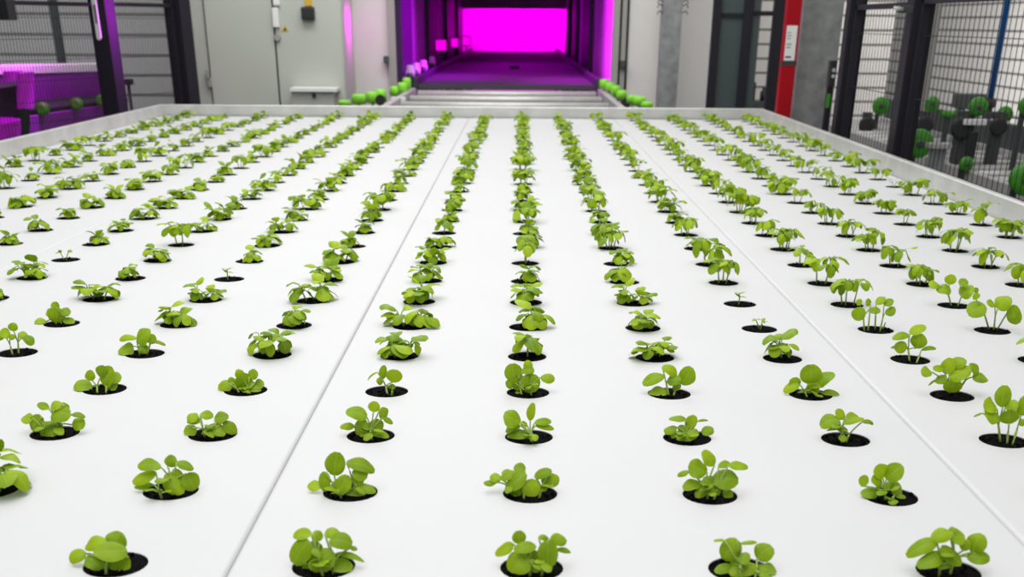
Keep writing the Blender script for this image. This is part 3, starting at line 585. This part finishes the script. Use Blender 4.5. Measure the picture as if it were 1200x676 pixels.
# ------------------------------------------------------------------ grey control cabinet
YC = 7.6
c0, c1, c2, c3 = X_at(228, YC), X_at(244, YC), X_at(324, YC), X_at(403.5, YC)
cb = empty('control_cabinet', ((c0+c3)/2, YC, 0), 'tall pale grey control cabinet with two doors beside the tunnel', 'cabinet')
sub(MB().box((c0, YC, 0), (c3, YF-.002, 2.2), .006), 'body', M['cabinet'], cb)
d1 = sub(MB().box((c1+.006, YC-.02, .12), (c2-.006, YC, 2.1), .004), 'door', M['cabinet'], cb)
d2 = sub(MB().box((c2+.006, YC-.02, .12), (c3-.008, YC, 2.1), .004), 'door', M['cabinet'], cb)
mb = MB().box((c1-.004, YC-.004, .12), (c1+.006, YC+.001, 2.1)).box((c2-.006, YC-.004, .12), (c2+.006, YC+.001, 2.1)); sub(mb, 'door_seal', M['dark'], cb)
for x, y in ((243.5, 88), (246, 96)):
    p = at(x, y, YC-.02); sub(MB().box(p-Vector((.012, .012, .03)), p+Vector((.012, .01, .03)), .003), 'hinge', M['frame'], cb)
def child(mb, name, m, par):          # sub-part: same frame as its part
    for v in mb.bm.verts: v.co -= cb.location
    return mb.build(name, m, par)
for y0, y1 in ((-22, 6.5), (9, 32)):
    a, b = at(320.5, y1, YC-.03), at(326, y0, YC-.03); child(MB().box((a.x, YC-.045, a.z), (b.x, YC-.02, b.z), .007), 'door_handle', M['white'], d2)
a = at(325, 44, YC-.03); child(MB().lathe((a.x, YC-.04, a.z), (0, 1, 0), [(0, .02), (.02, .024)], 14), 'lock', M['frame'], d2)
a, b = at(354, 23.5, YC-.03), at(368.5, 8, YC-.03); child(MB().box((a.x, YC-.06, a.z), (b.x, YC-.02, b.z), .012), 'isolator_switch', M['dark'], d2)
a, b = at(357.5, 7, YC-.03), at(365, -3, YC-.03); child(MB().box((a.x, YC-.03, a.z), (b.x, YC-.0199, b.z), .002), 'switch_plate', M['yellow'], d2)
def tri(cx, cy, w, m, dy):
    a, b, c_ = at(cx-w, cy+w*.8, YC-.022), at(cx+w, cy+w*.8, YC-.022), at(cx, cy-w*.9, YC-.022)
    return MB().prism([Vector((q.x, YC-.0225-dy, q.z)) for q in (a, b, c_)], (0, .0025+dy, 0))
sg = child(tri(334, 33.5, 4.3, None, 0), 'warning_sign', M['yellow'], d2)
child(tri(334, 34, 2.2, None, .001), 'warning_mark', M['ink'], d2)
# low box with a white lid in front of the cabinet
a, b = at(344, 120, YC-.1), at(392, 107, YC-.1)
eb = empty('equipment_box', ((a.x+b.x)/2, YC-.1, 0), 'low grey box with white lid and black knob before the cabinet', 'box')
sub(MB().box((a.x, YC-.16, 0), (b.x, YC-.03, b.z), .005), 'body', M['cabinet'], eb)
a2, b2 = at(340.5, 107.3, YC-.17), at(395, 103.3, YC-.17)
sub(MB().box((a2.x, YC-.19, b.z), (b2.x, YC-.028, b.z+.024), .004), 'lid', M['white'], eb)
q = at(368, 112, YC-.17); sub(MB().lathe((q.x, YC-.18, q.z), (0, 1, 0), [(0, .012), (.012, .014), (.021, .009)], 14), 'knob', M['dark'], eb)

# ------------------------------------------------------------------ galvanised post before the pale wall
def column(name, x0, x1, Y, dep, m, label, cat='column', z1=3.0, flange=True):
    a, b = X_at(x0, Y), X_at(x1, Y); root = empty(name, ((a+b)/2, Y, 0), label, cat)
    mb = MB().box((a, Y, 0), (b, Y+dep, z1), .004); sub(mb, 'shaft', m, root)
    if flange: sub(MB().box((a-.04, Y-.04, 0), (b+.04, Y+dep+.04, .02), .003), 'base_plate', m, root)
    return root, a, b
cl, a, b = column('steel_column', 773.5, 796.5, 7.75, .1, M['galv'], 'slim galvanised steel column before the pale wall by the tunnel')
for sx, xx in ((-1, a), (1, b)):
    for k, y in enumerate((2, 7, 15)):
        z = Z_at(y, 785, 7.75)
        sub(MB().tube([(xx, 7.74, z), (xx+sx*.025, 7.735, z+.012), (xx+sx*.035, 7.735, z-.01)], .004, 6), 'wire_clip', M['dark'], cl)

# ------------------------------------------------------------------ fences
def fence_post(Y, x, w, label, X=None, rz=0., z1=2.1):
    c = Vector((X if X is not None else X_at(x, Y), Y, 0))
    root = empty('fence_post', c, label, 'post', 'black fence posts', rz)
    MB().box((-w/2, -w/2, 0), (w/2, w/2, z1), .005).build('shaft', M['black'], root)
    MB().box((-w/2-.03, -w/2-.03, 0), (w/2+.03, w/2+.03, .012), .003).build('base_plate', M['black'], root)
    return root
def fence_panel(p0, p1, label, zr_, dv, dh, z0=.12, z1=2.0, wr=.0012, hz=True):
    p0 = Vector(p0); p1 = Vector(p1); d = p1-p0; L = d.length; d.normalize()
    root = empty('mesh_panel', (p0+p1)/2, label, 'fence', 'black mesh fence panels', math.atan2(d.y, d.x))
    h = L/2; f = MB()
    for z in (z0, z1-.03, zr_): f.box((-h, -.015, z-.010), (h, .015, z+.010))
    f.box((-h, -.015, z0), (-h+.025, .015, z1)).box((h-.025, -.015, z0), (h, .015, z1))
    f.build('panel_frame', M['black'], root)
    w = MB()
    for k in range(1, int(L/dv)): w.box((-h+k*dv-wr*.8, -wr*.8, z0), (-h+k*dv+wr*.8, wr*.8, z1))
    for k in range(1, int((z1-z0)/dh)): w.box((-h, -wr, z0+k*dh-wr), (h, wr, z0+k*dh+wr))
    w.build('wire_mesh', M['black'], root)
    return root
XFR = 1.46
yB, yA = 3.86, 4.80
pB = fence_post(yB, 0, .082, 'thick black fence post nearest the blue pipe', X=XFR)
pA = fence_post(yA, 0, .076, 'black fence post between galvanised plate and lime wheel', X=XFR)
zr_R = Z_at(4.5, 1140, 3.3)
fence_panel((XFR, 1.6, 0), (XFR, yB-.05, 0), 'black mesh fence panel in front of the blue pipe', ZB+H+.078, .045, .21)
fence_panel((XFR, yB+.05, 0), (XFR, yA-.045, 0), 'narrow black mesh fence panel between the two thick black posts', ZB+H+.066, .045, .21)
p = Vector((XFR-.06, yB-.02, Z_at(11, 1060, yB)))
lk = empty('gate_latch', p, 'small steel latch near the top of the thick black post', 'latch')
MB().box((-.03, -.02, -.012), (.022, .02, .012), .004).build('body', M['darksteel'], lk); MB().tube([(-.02, -.03, 0), (-.055, -.03, .004)], .006, 8).build('bolt', M['steel'], lk)
# left fence, running away towards the cabinet at an angle
ang = math.radians(20); P2 = Vector((X_at(208.5, 7.0, 18), 7.0, 0)); dirL = Vector((math.sin(ang), math.cos(ang), 0))
nLs = Vector((math.cos(ang), -math.sin(ang), 0)); P1 = P2-dirL*.70; P0 = P2-dirL*2.0
p2 = fence_post(7.0, 0, .115, 'broad black corner post of the fence beside the grey cabinet', X=P2.x, rz=-ang)
p1 = fence_post(0, 0, .085, 'black fence post with slotted white plate, washed in purple light', rz=-ang, X=P1.x); p1.location = (P1.x, P1.y, 0)
fence_panel(P1+dirL*.05, P2-dirL*.06, 'black mesh fence panel between white-plated post and corner post', ZB+H+.075, .024, .10)
fence_panel(P0-nLs*.045, P1-dirL*.01-nLs*.062, 'black mesh fence panel before the violet-lit conveyor', ZB+H+.072, .024, .10)
# slotted white plate on the post
zt0, zt1 = Z_at(47, 120, P1.y), Z_at(-6, 114, P1.y)
def slot(w, z0, z1, nseg=8):
    c = [(w*math.cos(math.pi*k/nseg+math.pi), z0+w+w*math.sin(math.pi*k/nseg+math.pi)) for k in range(nseg+1)]
    return c+[(w*math.cos(math.pi*k/nseg), z1-w+w*math.sin(math.pi*k/nseg)) for k in range(nseg+1)]
mb = MB(); mb.prism([(-.022+x, -.0425, z) for x, z in slot(.015, zt0, zt1)], (0, -.008, 0)); pp = mb.build('latch_plate', M['white'], p1); pp['label'] = 'slotted white latch plate'
zz = (zt1+zt0)/2
for z0, z1 in ((zt0+.028, zz-.028), (zz-.022, zt1-.06)):
    pass
mb = MB(); mb.prism([(-.022+x, -.0506, z) for x, z in slot(.006, zz-.03, zz+.065)], (0, -.001, 0)); mb.build('plate_slot', M['ink'], pp)

# black box hanging on the left mesh
q = at(25, 12, 5.6); 
bx = empty('control_box', q, 'small black control box fixed high on the mesh by the violet-lit conveyor', 'box')
t = (Vector((q.x, q.y, 0))-P0).dot(dirL); foot = P0+dirL*t; bx.location = (foot.x+.02, foot.y-.03, Z_at(12, 25, foot.y)); bx.rotation_euler.z = -ang
MB().box((-.032, -.05, -.045), (.032, .012, .05), .006).build('housing', M['dark'], bx); MB().tube([(0, 0, .05), (0, 0, .3)], .006, 6).build('cable', M['dark'], bx)

# ------------------------------------------------------------------ red post and galvanised plate column
Yr = 5.62
rp, a, b = column('red_post', 917.5, 934.5, Yr, .06, M['red'], 'red painted steel post with a white label beside the galvanised column', 'post')
za, zb_ = Z_at(71, 920, Yr), Z_at(30, 928, Yr)
lb = sub(MB().box((a+.008, Yr-.004, za), (b-.012, Yr, zb_), .001), 'label', M['white'], rp); lb['label'] = 'white printed label'
zh = zb_-za
for f0, f1, wd in ((.08, .13, .7), (.36, .40, .5), (.45, .49, .6), (.62, .65, .45), (.70, .73, .5), (.78, .81, .4)):
    mb = MB().box((a+.014, Yr-.0052, za+zh*f0), (a+.014+(b-a-.032)*wd, Yr-.004, za+zh*f1))
    for v in mb.bm.verts: v.co -= rp.location
    mb.build('print', M['ink'] if f0 < .1 else M['frame'], lb)
z0 = Z_at(77, 920, Yr); sub(MB().box((a-.002, Yr-.003, z0), (b+.002, Yr+.02, za-.002)), 'black_band', M['ink'], rp)
column('galvanised_column', 937, 983, Yr+.15, .12, M['galv'], 'broad mottled galvanised steel column beside the red post')
# black lock on the side of the column
lc = at(975, 82, 5.0)
lk = empty('door_lock', (lc.x, 5.0, 0), 'black lock with steel buttons on a stand before the galvanised column', 'lock')
sub(MB().box((lc.x-.014, 4.98, lc.z-.07), (lc.x+.018, 5.03, lc.z+.04), .006), 'body', M['dark'], lk)
sub(MB().box((lc.x-.012, 4.99, 0), (lc.x+.014, 5.02, lc.z-.07)), 'stand', M['black'], lk)
for dz, mm in ((.0, 'steel'), (-.025, 'steel')): sub(MB().lathe((lc.x+.004, 4.978, lc.z+dz), (0, 1, 0), [(0, .008), (.006, .009)], 10), 'button', M[mm], lk)
sub(MB().box((lc.x-.012, 4.985, lc.z-.16), (lc.x+.004, 4.9895, lc.z-.10), .003), 'green_lamp_cover', M['green'], lk)

# ------------------------------------------------------------------ black framed gate beyond
Yg = 7.1
gx = [X_at(x, Yg) for x in (833, 842, 868, 879, 903, 917)]
gt = empty('guard_gate', ((gx[0]+gx[-1])/2, Yg, 0), 'black framed guard gate with smoked panel beyond the red post', 'gate')
for a, b in ((gx[0], gx[1]), (gx[2], gx[3]), (gx[4], gx[5])):
    sub(MB().box((a, Yg, 0), (b, Yg+.06, 2.1), .004), 'post', M['black'], gt)
zg = Z_at(18, 870, Yg)
sub(MB().box((gx[1], Yg+.015, zg-.012), (gx[2], Yg+.045, zg+.012)), 'cross_rail', M['black'], gt)
sub(MB().box((gx[3], Yg+.015, zg+.0), (gx[4], Yg+.045, zg+.024)), 'cross_rail', M['black'], gt)
sub(MB().box((gx[1], Yg+.025, .1), (gx[2], Yg+.031, 2.0)), 'smoked_panel', M['glass'], gt)
sub(MB().box((gx[3], Yg+.025, .1), (gx[3]+.05, Yg+.031, 2.0)), 'smoked_panel', M['glass'], gt)
# low dark machine behind the gate
p = at(886, 125, 8.2)
um = empty('pump_unit', (p.x, 8.2, 0), 'low dark pump unit standing behind the guard gate', 'machine')
zz = Z_at(118, 886, 8.2)
sub(MB().box((p.x-.09, 8.15, 0), (p.x+.12, 8.35, zz), .01), 'base', M['darksteel'], um)
zt = Z_at(96, 879, 8.2)
sub(MB().box((p.x-.075, 8.16, zz), (p.x-.02, 8.26, zt), .008), 'terminal_box', M['dark'], um)
sub(MB().lathe((p.x+.05, 8.2, zz), (0, 0, 1), [(0, .03), (.06, .03), (.065, .018), (.09, .018)], 14), 'motor', M['dark'], um)

# ------------------------------------------------------------------ machinery behind the mesh on the side of the blue pipe
sv = empty('side_conveyor', (2.2, 5.2, 0), 'steel side conveyor with green drive wheels behind the mesh fence', 'conveyor')
zl = ZB+H-.58
for x, dz in ((2.02, 0), (2.55, .0)):
    sub(MB().box((x-.02, 3.0, zl-.05), (x+.02, 8.0, zl), .004), 'side_beam', M['steel'], sv)
    for y in (3.4, 5.0, 6.6, 7.8): sub(MB().box((x-.02, y-.02, 0), (x+.02, y+.02, zl-.05)), 'leg', M['darksteel'], sv)
sub(MB().box((2.0, 3.0, zl-.33), (2.03, 8.0, zl-.29), .004), 'lower_rail', M['steel'], sv)
sub(MB().box((2.56, 3.0, zl-.06), (2.6, 8.0, zl+.12), .004), 'side_panel', M['darksteel'], sv)
for k in range(20):
    sub(MB().lathe((2.05, 3.2+k*.24, zl-.02), (1, 0, 0), [(0, .01), (.004, .02), (.456, .02), (.46, .01)], 10), 'roller', M['steel'], sv)
def wheel(x, y, Y, r, w, m='green'):
    p = at(x, y, Y)
    t = sub(MB().lathe(p-Vector((0, w/2, 0)), (.25, 1, 0), [(0, r*.45), (.002, r*.9), (.007, r), (w-.007, r), (w-.002, r*.9), (w, r*.45)], 24), 'drive_wheel', M[m], sv)
    mb = MB().lathe(p-Vector((0, w/2+.012, 0)), (.25, 1, 0), [(0, r*.2), (.004, r*.3), (w+.02, r*.3)], 14)
    for v in mb.bm.verts: v.co -= sv.location
    mb.build('hub', M['darksteel'], t)
    zlow = zl-.04 if p.x > 1.98 else 0
    sub(MB().box((p.x-.012, p.y+w/2, min(zlow, p.z-.02)), (p.x+.012, p.y+w/2+.015, p.z+.01)), 'wheel_bracket', M['darksteel'], sv)
for a in ((1031, 124, 7.0, .052, .05), (1091, 122, 6.0, .040, .05), (1075, 168, 4.9, .062, .07), (1144.5, 125, 5.0, .042, .06), (1176, 134, 5.0, .036, .05),
          (1131, 192, 4.6, .030, .05), (1197, 210, 3.75, .055, .10), (1203, 124, 4.7, .04, .05)): wheel(*a)
p0, p1 = at(1101, 134, 6.0), at(1121, 134, 6.0)
sub(MB().tube([p0, p1], .018, 12), 'green_roller', M['green'], sv); sub(MB().box(((p0.x+p1.x)/2-.01, 6.0, zl-.03), ((p0.x+p1.x)/2+.01, 6.02, p0.z)), 'wheel_bracket', M['darksteel'], sv)
def motor(x, y, Y, r, L, axis=(.35, 1, 0)):
    p = at(x, y, Y); ax = Vector(axis).normalized()
    b = sub(MB().lathe(p-ax*L*.3, ax, [(0, r*.7), (.006, r), (L*.35, r), (L*.36, r*.88), (L, r*.88), (L+.005, r*.5)], 20), 'gear_motor', M['dark'], sv)
    mb = MB().box(p+Vector((-.02, .02, r*.7)), p+Vector((.03, .07, r+.02)), .005)
    for v in mb.bm.verts: v.co -= sv.location
    mb.build('terminal_box', M['darksteel'], b)
    sub(MB().box((p.x-.02, p.y-.01, min(zl-.04, p.z-r)-.05), (p.x+.02, p.y+.06, p.z-r*.6)), 'motor_foot', M['darksteel'], sv)
for a in ((1016, 146, 6.9, .048, .12), (1128, 150, 4.9, .052, .12), (1170, 148, 4.9, .04, .12), (1084, 146, 5.8, .045, .10)): motor(*a)
p = at(1143, 155, 4.75); q = at(1141, 214, 4.75)
sub(MB().box((p.x-.016, 4.75, 0), (p.x+.016, 4.78, p.z)), 'upright', M['dark'], sv)
p = at(1143, 143, 4.85); sub(MB().box(p-Vector((.05, .02, .012)), p+Vector((.05, .03, .012)), .004), 'clamp_block', M['white'], sv)
# grey bin standing before the conveyor
a, b = at(1087, 198, 4.35), at(1108, 172, 4.35)
gb = empty('grey_bin', ((a.x+b.x)/2, 4.35, 0), 'grey open bin standing behind the mesh by the large green wheel', 'bin')
w = (b.x-a.x)/2
sub(MB().prism([((a.x+b.x)/2+s*w*k, 4.35+t*w*k, 0) for s, t, k in ((-1, -1, .8), (1, -1, .8), (1, 1, .8), (-1, 1, .8))], (0, 0, .02)), 'base', M['galv'], gb)
mb = MB(); bmq = mb.bm; cx = (a.x+b.x)/2
rings = []
for z, k in ((.0, .8), (b.z, 1.), (b.z, .9), (.02, .72)):
    rings.append([bmq.verts.new((cx+s*w*k, 4.35+t*w*k, z)) for s, t in ((-1, -1), (1, -1), (1, 1), (-1, 1))])
for i_ in range(3):
    for k in range(4): bmq.faces.new((rings[i_][k], rings[i_][(k+1) % 4], rings[i_+1][(k+1) % 4], rings[i_+1][k]))
sub(mb, 'wall_shell', M['galv'], gb)
sub(MB().box((cx-w-.012, 4.35-w-.012, b.z-.004), (cx+w+.012, 4.35-w+.008, b.z+.014)).box((cx-w-.012, 4.35+w-.008, b.z-.004), (cx+w+.012, 4.35+w+.012, b.z+.014)).box((cx-w-.012, 4.35-w, b.z-.004), (cx-w+.008, 4.35+w, b.z+.014)).box((cx+w-.008, 4.35-w, b.z-.004), (cx+w+.012, 4.35+w, b.z+.014)), 'lip', M['steel'], gb)
# blue pipe dropping to the machine
bt, tp = at(1160.5, 116, 6.2), at(1172, 40, 6.2)
bp_ = empty('air_pipe', (bt.x, 6.2, 0), 'bright blue upright air pipe behind the mesh fence', 'pipe')
sub(MB().tube([(bt.x, 6.2, bt.z), (bt.x, 6.2, 3.0)], .018, 14), 'pipe', M['blue'], bp_)
sub(MB().lathe((bt.x, 6.2, bt.z-.05), (0, 0, 1), [(0, .02), (.01, .034), (.045, .034), (.055, .02)], 14), 'valve', M['dark'], bp_)
sub(MB().box((bt.x-.02, 6.19, 0), (bt.x+.02, 6.23, bt.z-.05)), 'stand', M['darksteel'], bp_)
column('grey_column', 1085, 1096.5, 6.6, .07, M['frame'], 'slender grey column behind the mesh beside the thick black post')
p0 = X_at(1140, 7.4)
sb = empty('switch_box', (p0, 7.4, 0), 'dark switch box on a stand at the foot of the blue pipe', 'box')
za, zb_ = Z_at(127, 1140, 7.4), Z_at(110, 1140, 7.4)
sub(MB().box((X_at(1131, 7.4), 7.4, za), (X_at(1166, 7.4), 7.5, zb_), .008), 'housing', M['darksteel'], sb)
sub(MB().box((p0-.02, 7.42, 0), (p0+.02, 7.47, za)), 'stand', M['darksteel'], sb)

# ------------------------------------------------------------------ violet-lit conveyor behind the slanted fence
lv = empty('violet_conveyor', (-3.4, 6.5, 0), 'enclosed side conveyor with white hood glowing violet behind the fence', 'conveyor')
dL = Vector((math.sin(ang), math.cos(ang), 0)); nL = Vector((math.cos(ang), -math.sin(ang), 0))
Yv = 6.2
def quadbox(x0, x1, y0a, y1a, y0b, y1b, Ya, Yb, name, m, th=.02):
    """upright panel between two image columns, at depths Ya (near end) and Yb (far end), with real thickness"""
    a0, a1 = at(x0, y0a, Ya), at(x0, y1a, Ya); b0, b1 = at(x1, y0b, Yb), at(x1, y1b, Yb)
    n = (b0-a0).cross(a1-a0).normalized()
    return sub(MB().prism([a0, a1, b1, b0], n*th if n.y > 0 else -n*th), name, m, lv)
Ya, Yb = 6.15, 8.05
quadbox(-30, 133, 88, 79, 83, 75, Ya, Yb, 'hood_edge', M['white'], .05)
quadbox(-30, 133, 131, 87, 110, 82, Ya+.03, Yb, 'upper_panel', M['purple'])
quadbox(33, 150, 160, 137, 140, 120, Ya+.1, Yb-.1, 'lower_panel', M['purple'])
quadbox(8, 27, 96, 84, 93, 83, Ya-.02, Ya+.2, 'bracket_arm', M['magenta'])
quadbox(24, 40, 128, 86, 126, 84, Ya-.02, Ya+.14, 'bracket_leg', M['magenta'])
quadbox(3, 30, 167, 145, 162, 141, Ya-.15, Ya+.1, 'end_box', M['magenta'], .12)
quadbox(-20, 26, 142, 106, 138, 100, Ya-.05, Ya+.15, 'motor_cover', M['dark'], .1)
quadbox(30, 35, 175, 128, 175, 128, Ya-.1, Ya-.06, 'upright', M['dark'], .03)
quadbox(28, 150, 140, 130, 121, 115, Ya+.15, Yb-.1, 'belt_edge', M['dark'], .25)
for k, (x, y, Y) in enumerate(((48, 128, 6.4), (88, 122, 6.9), (118, 118, 7.3))):
    p = at(x, y, Y); sub(MB().lathe(p, (0, 1, 0), [(0, .02), (.004, .036), (.05, .036), (.054, .02)], 18), 'drive_wheel', M['green'], lv)
for x, Y in ((-10, Ya+.2), (60, 6.9), (130, 7.7)):
    p = at(x, 140, Y); sub(MB().box((p.x-.03, Y+.1, 0), (p.x+.03, Y+.16, p.z)), 'leg', M['darksteel'], lv)
# thin dark column behind, seen through the mesh
column('dark_column', 65, 73, 8.6, .06, M['darksteel'], 'thin dark column seen through the mesh above the white hood')
p = at(150, 96, 7.6)
cm = empty('camera_stand', (p.x, 7.6, 0), 'black sensor on a thin stand behind the mesh by the corner post', 'sensor')
sub(MB().box(p-Vector((.03, .03, .018)), p+Vector((.03, .03, .018)), .006), 'housing', M['dark'], cm)
sub(MB().tube([(p.x, 7.6, 0), (p.x, 7.6, p.z-.018)], .012, 8), 'pole', M['dark'], cm)

# ------------------------------------------------------------------ light
def area(name, loc, size, power, col=(1, 1, 1), rot=(0, 0, 0), sy=None, spread=None):
    l = bpy.data.lights.new(name, 'AREA'); l.energy = power; l.color = col; l.size = size
    if sy: l.shape = 'RECTANGLE'; l.size_y = sy
    if spread: l.spread = spread
    o = bpy.data.objects.new(name, l); C.objects.link(o); o.location = loc; o.rotation_euler = rot; return o
def aim(o, t):
    o.rotation_euler = (Vector(t)-o.location).to_track_quat('-Z', 'Y').to_euler()
area('hall_lamp', (-.45, 2.9, 3.6), 3.2, 198, sy=9)
o = area('wall_fill', (2.7, 7.0, 3.2), 8, 88, sy=.5, spread=1.5); aim(o, (4.1, 7.5, 1.2))  # added fill, no real fixture: brightens the pale cladding wall
o = area('facade_fill', (-.4, 6.4, 3.3), 3.6, 17, sy=.5, spread=1.9); aim(o, (-.3, 8.0, 1.2))  # added fill that lifts the cabinet and the wall around the tunnel mouth
o = area('wall_fill', (-3.4, 7.2, 3.3), 4.0, 27, sy=.6, spread=1.9); aim(o, (-5.0, 10.0, 1.3))  # added fill for the grey wall behind the slanted fence
o = area('tunnel_lamp', (-.1, 11.3, 2.15), .9, 26, (.85, 0, 1), sy=4.5, spread=1.5)
MG = (1., .0, .95); VI = (.45, .0, 1.)
o = area('tunnel_lamp', (.0, 19.42, 1.62), 1.2, 34, MG, sy=.1); aim(o, (.0, 20.0, 1.15))
o = area('tunnel_lamp', (-.5, 13.5, 2.15), 4, 14, (.7, 0, 1), sy=.4, spread=2.); aim(o, (.7, 13.5, 1.2))
o = area('tunnel_lamp', (-.3, 9.2, 2.15), 1.3, 22, (.8, 0, 1), sy=.3, spread=1.3); aim(o, (.68, 9.1, 1.2))
o = area('tunnel_lamp', (.2, 9.6, 2.15), 1.3, 34, (.6, 0, 1), sy=.3, spread=1.2); aim(o, (-.9, 9.6, 1.25))
o = area('spill_fill', (c3+.22, 7.86, 1.66), .3, .85, MG, sy=.08, spread=.7); aim(o, (c3, 7.86, 1.38))  # added lamp outside the tunnel, imitating its spill on the cabinet side
o = area('violet_lamp', (-2.6, 6.3, 1.9), .3, 10, (.85, 0, 1), spread=1.6); aim(o, (-3.2, 6.7, 1.15))
o = area('post_fill', P1+nLs*.35+Vector((0, 0, 1.85)), .06, 2.2, (.8, 0, 1), spread=.6); aim(o, P1+nLs*.043+Vector((0, 0, 1.38)))  # unseen spot added to tint the white-plated post's face purple
w = bpy.data.worlds.new('world'); sc.world = w; w.use_nodes = True
w.node_tree.nodes['Background'].inputs[0].default_value = (.97, .98, 1, 1); w.node_tree.nodes['Background'].inputs[1].default_value = .42
sc.view_settings.view_transform = 'Standard'; sc.view_settings.look = 'None'; sc.view_settings.gamma = 1; sc.view_settings.use_curve_mapping = False
sc.view_settings.exposure = 0.0
